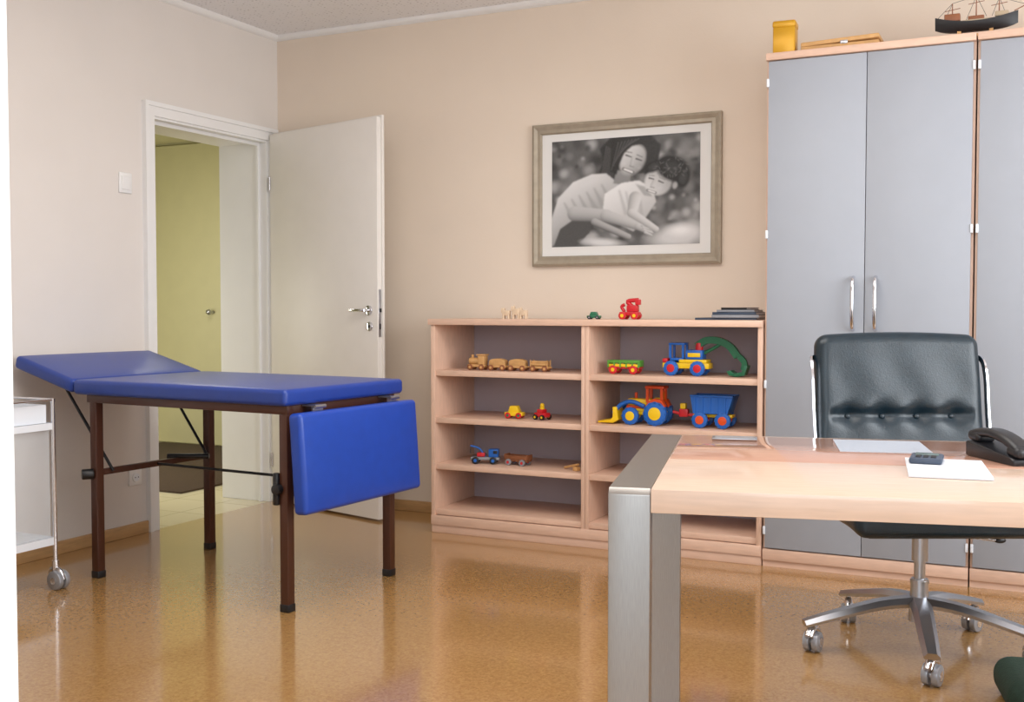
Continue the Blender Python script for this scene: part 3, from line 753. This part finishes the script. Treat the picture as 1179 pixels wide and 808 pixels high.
e = thing('toy_stick', 'toy', 'short wooden toy stick leaning on a block', (-2.03, 4.85, S3), -.5)
h = MB(); h.box((.03, 0, .01), (.03, .025, .02), .003); h.cyl((-.06, 0, .006), (.045, 0, .032), .006); h.obj('stick', 'twood', e)
for x, hh in ((-2.41, .05), (-2.355, .06), (-2.315, .052)):
    e = thing('wooden_figure', 'toy figure', 'small pale wooden peg animal on the bookshelf top', (x, 4.9, BT), 0, 'peg animals')
    h = MB(); h.bx(-.02, .02, -.011, .011, hh*.30, hh*.85, .004)
    for xx in (-.014, .014):
        for yy in (-.007, .007): h.cyl((xx, yy, 0), (xx, yy, hh*.45), .0055, seg=10)
    h.bx(-.027, -.008, -.009, .009, hh*.62, hh*1.05, .003); h.cyl((-.016, .005, hh*.98), (-.014, .006, hh*1.15), .002, seg=8)
    h.obj('body', 'twoodl', e)
little_car('toy_car', 'small green toy car on the bookshelf top', (-1.94, 4.9, BT), .066, .034, .036, 'tgrn', 'tgrn', .1, ('black', 'tgry'))
e = thing('toy_digger', 'toy digger', 'red toy crane truck with yellow wheels on the bookshelf top', (-1.755, 4.9, BT), 0)
h = MB(); h.bx(-.05, .045, -.022, .022, .018, .036, .004); h.bx(-.015, .038, -.02, .02, .036, .068, .005); h.tube([(.01, 0, .06), (-.015, 0, .085), (.04, 0, .092)], .01, sm=4); h.bx(.025, .05, -.012, .012, .068, .095, .004); h.tube([(-.03, 0, .036), (-.045, 0, .06), (-.03, 0, .07)], .008, sm=3); h.obj('body', 'tred', e)
small_wheels(e, (-.032, .028), .026, .018, ('tred', 'tyel'), .012)
z = BT
for i, (w_, l_, t_, mm, dx, r_) in enumerate(((.28, .22, .010, 'slate', -.01, 0), (.21, .24, .014, 'tgry', .03, .05), (.20, .2, .012, 'slate', .03, -.04), (.17, .2, .010, 'tgry', .03, .03), (.12, .17, .010, 'black', .03, -.1))):
    e = thing('book', 'book', {'slate': 'dark blue-grey folder in a stack on the bookshelf', 'tgry': 'grey booklet in a stack on the bookshelf', 'black': 'thin black notebook topping the stack'}[mm], (-1.265+dx, 4.92, z), r_, 'stack of folders')
    MB().box((0, .001, t_/2), (w_-.006, l_-.008, t_-.004), 0).obj('pages', 'paper', e)
    h = MB(); h.box((0, 0, .001), (w_, l_, .002), .0005); h.box((0, 0, t_-.001), (w_, l_, .002), .0005); h.box((0, -l_/2+.001, t_/2), (w_, .002, t_), .0005); h.obj('cover', mm, e)
    z += t_
WT = 2.225
e = thing('yellow_tin', 'tin', 'square yellow metal tin with lid on the wardrobe', (-1.025, 4.83, WT), .06)
MB().box((0, 0, .06), (.095, .09, .12), .008).obj('body', 'tin', e)
h = MB(); h.box((0, 0, .13), (.099, .094, .03), .008); h.box((0, 0, .147), (.05, .02, .008), .003); h.obj('lid', 'tin', e)
e = thing('wooden_game_case', 'board game', 'flat hinged wooden games case lying on the wardrobe', (-.79, 4.86, WT), 0)
h = MB(); h.box((0, 0, .012), (.32, .15, .022), .003); h.box((0, 0, .036), (.32, .15, .018), .003, rot=(0, -.03, 0)); h.obj('case', 'twood', e)
h = MB(); h.box((.02, -.077, .026), (.03, .006, .014), .001); h.obj('clasp', 'alu', e)
e = thing('model_ship', 'model ship', 'black model sailing ship with rigging on a wooden stand', (-.262, 4.85, WT), 0)
h = MB(); h.bx(-.12, .12, -.03, .03, 0, .014, .003); h.bx(-.07, -.055, -.012, .012, .012, .036); h.bx(.05, .065, -.012, .012, .012, .036); h.obj('stand', 'twood', e)
t = bmesh.new(); ns = 16; rings = []
for i in range(ns+1):
    k = i/ns; x = -.155+.31*k
    wd_ = .032*max(.03, math.sin(math.pi*min(1, max(.0, k*.93+.07)))**.6); zt = .066+.03*(2*k-1)**2; zb = .028+.018*abs(2*k-1)**4
    rings.append([t.verts.new((x, yy*wd_, zz)) for yy, zz in ((-1, zt), (-.9, (zt+zb)/2), (-.3, zb), (.3, zb), (.9, (zt+zb)/2), (1, zt))])
for i in range(ns):
    A, B = rings[i], rings[i+1]
    for j in range(6): t.faces.new((A[j], A[(j+1) % 6], B[(j+1) % 6], B[j]))
t.faces.new(rings[0][::-1]); t.faces.new(rings[-1])
h = MB(); h._add(t, Matrix.Identity(4), 0); h.obj('hull', 'black', e)
h = MB(); h.bx(-.12, -.06, -.018, .018, .075, .105, .003, m=0); h.bx(-.03, .03, -.014, .014, .07, .09, .003, m=0); h.bx(.07, .12, -.015, .015, .078, .098, .003, m=1); h.bx(-.05, .06, -.026, .026, .068, .072, m=1); h.obj('deckhouse', ['twoodd', 'canvas'], e)
h = MB()
for x, zt in ((-.09, .15), (-.0, .17), (.085, .155)):
    h.cyl((x, 0, .07), (x, 0, zt), .003, .0015, seg=8); h.cyl((x-.03, -.0, zt-.03), (x+.03, .0, zt-.022), .0015, seg=6)
h.cyl((.14, 0, .095), (.185, 0, .115), .002, seg=6)
h.obj('mast', 'twoodd', e)
h = MB()
for p, q in (((-.15, 0, .09), (-.09, 0, .15)), ((-.09, 0, .15), (0, 0, .17)), ((0, 0, .17), (.085, 0, .155)), ((.085, 0, .155), (.185, 0, .115)), ((-.04, .02, .08), (0, 0, .17)), ((.04, -.02, .08), (0, 0, .17)), ((-.12, .02, .09), (-.09, 0, .15)), ((.06, -.02, .08), (.085, 0, .155)), ((.11, .02, .09), (.085, 0, .155))): h.cyl(p, q, .0009, seg=5)
h.obj('rigging', 'black', e)

# ---------------------------------------------------------------- lights
def area(name, loc, rot, sx, sy, power, col):
    l = bpy.data.lights.new(name, 'AREA'); l.shape = 'RECTANGLE'; l.size = sx; l.size_y = sy; l.energy = power; l.color = col
    o = bpy.data.objects.new(name, l); COL.objects.link(o); o.location = loc; o.rotation_euler = rot; return o
area('window_light', (XR-.02, 2.7, 1.62), (0, math.radians(94), 0), 1.4, 2.9, 108, (.93, .965, 1))
area('ceiling_fill', (-1.5, 2.7, 2.68), (0, 0, 0), 2.4, 1.6, 50, (1, .97, .93))  # unseen soft fill added under the ceiling, no fixture modelled
area('passage_fill', (.1, -1.2, 1.9), (math.radians(80), 0, math.radians(20)), 2.0, 1.4, 34, (.88, .94, 1))  # unseen fill added behind the camera to brighten the near white wall
area('hall_low_fill', (-6.0, 4.3, 1.0), (math.radians(84), 0, 0), 1.2, 1.0, 32, (1, .97, .84))  # unseen fill added low so the hallway wall fades darker upward
area('hall_ceiling_light', (-5.2, 5.4, 2.45), (0, 0, 0), .6, .6, 16, (1, .96, .86))
wd = bpy.data.worlds.new('World'); scene.world = wd; wd.use_nodes = True
wd.node_tree.nodes['Background'].inputs[0].default_value = (.86, .93, 1, 1); wd.node_tree.nodes['Background'].inputs[1].default_value = 1.3

cam = bpy.data.cameras.new('Camera'); co = bpy.data.objects.new('Camera', cam); COL.objects.link(co)
cam.sensor_width = 36; cam.lens = 38.38; cam.clip_start = .05
co.location = (0, 0, 1.13); co.rotation_euler = (math.radians(90-2.232), 0, math.radians(25.9))
scene.camera = co
scene.view_settings.view_transform = 'Standard'
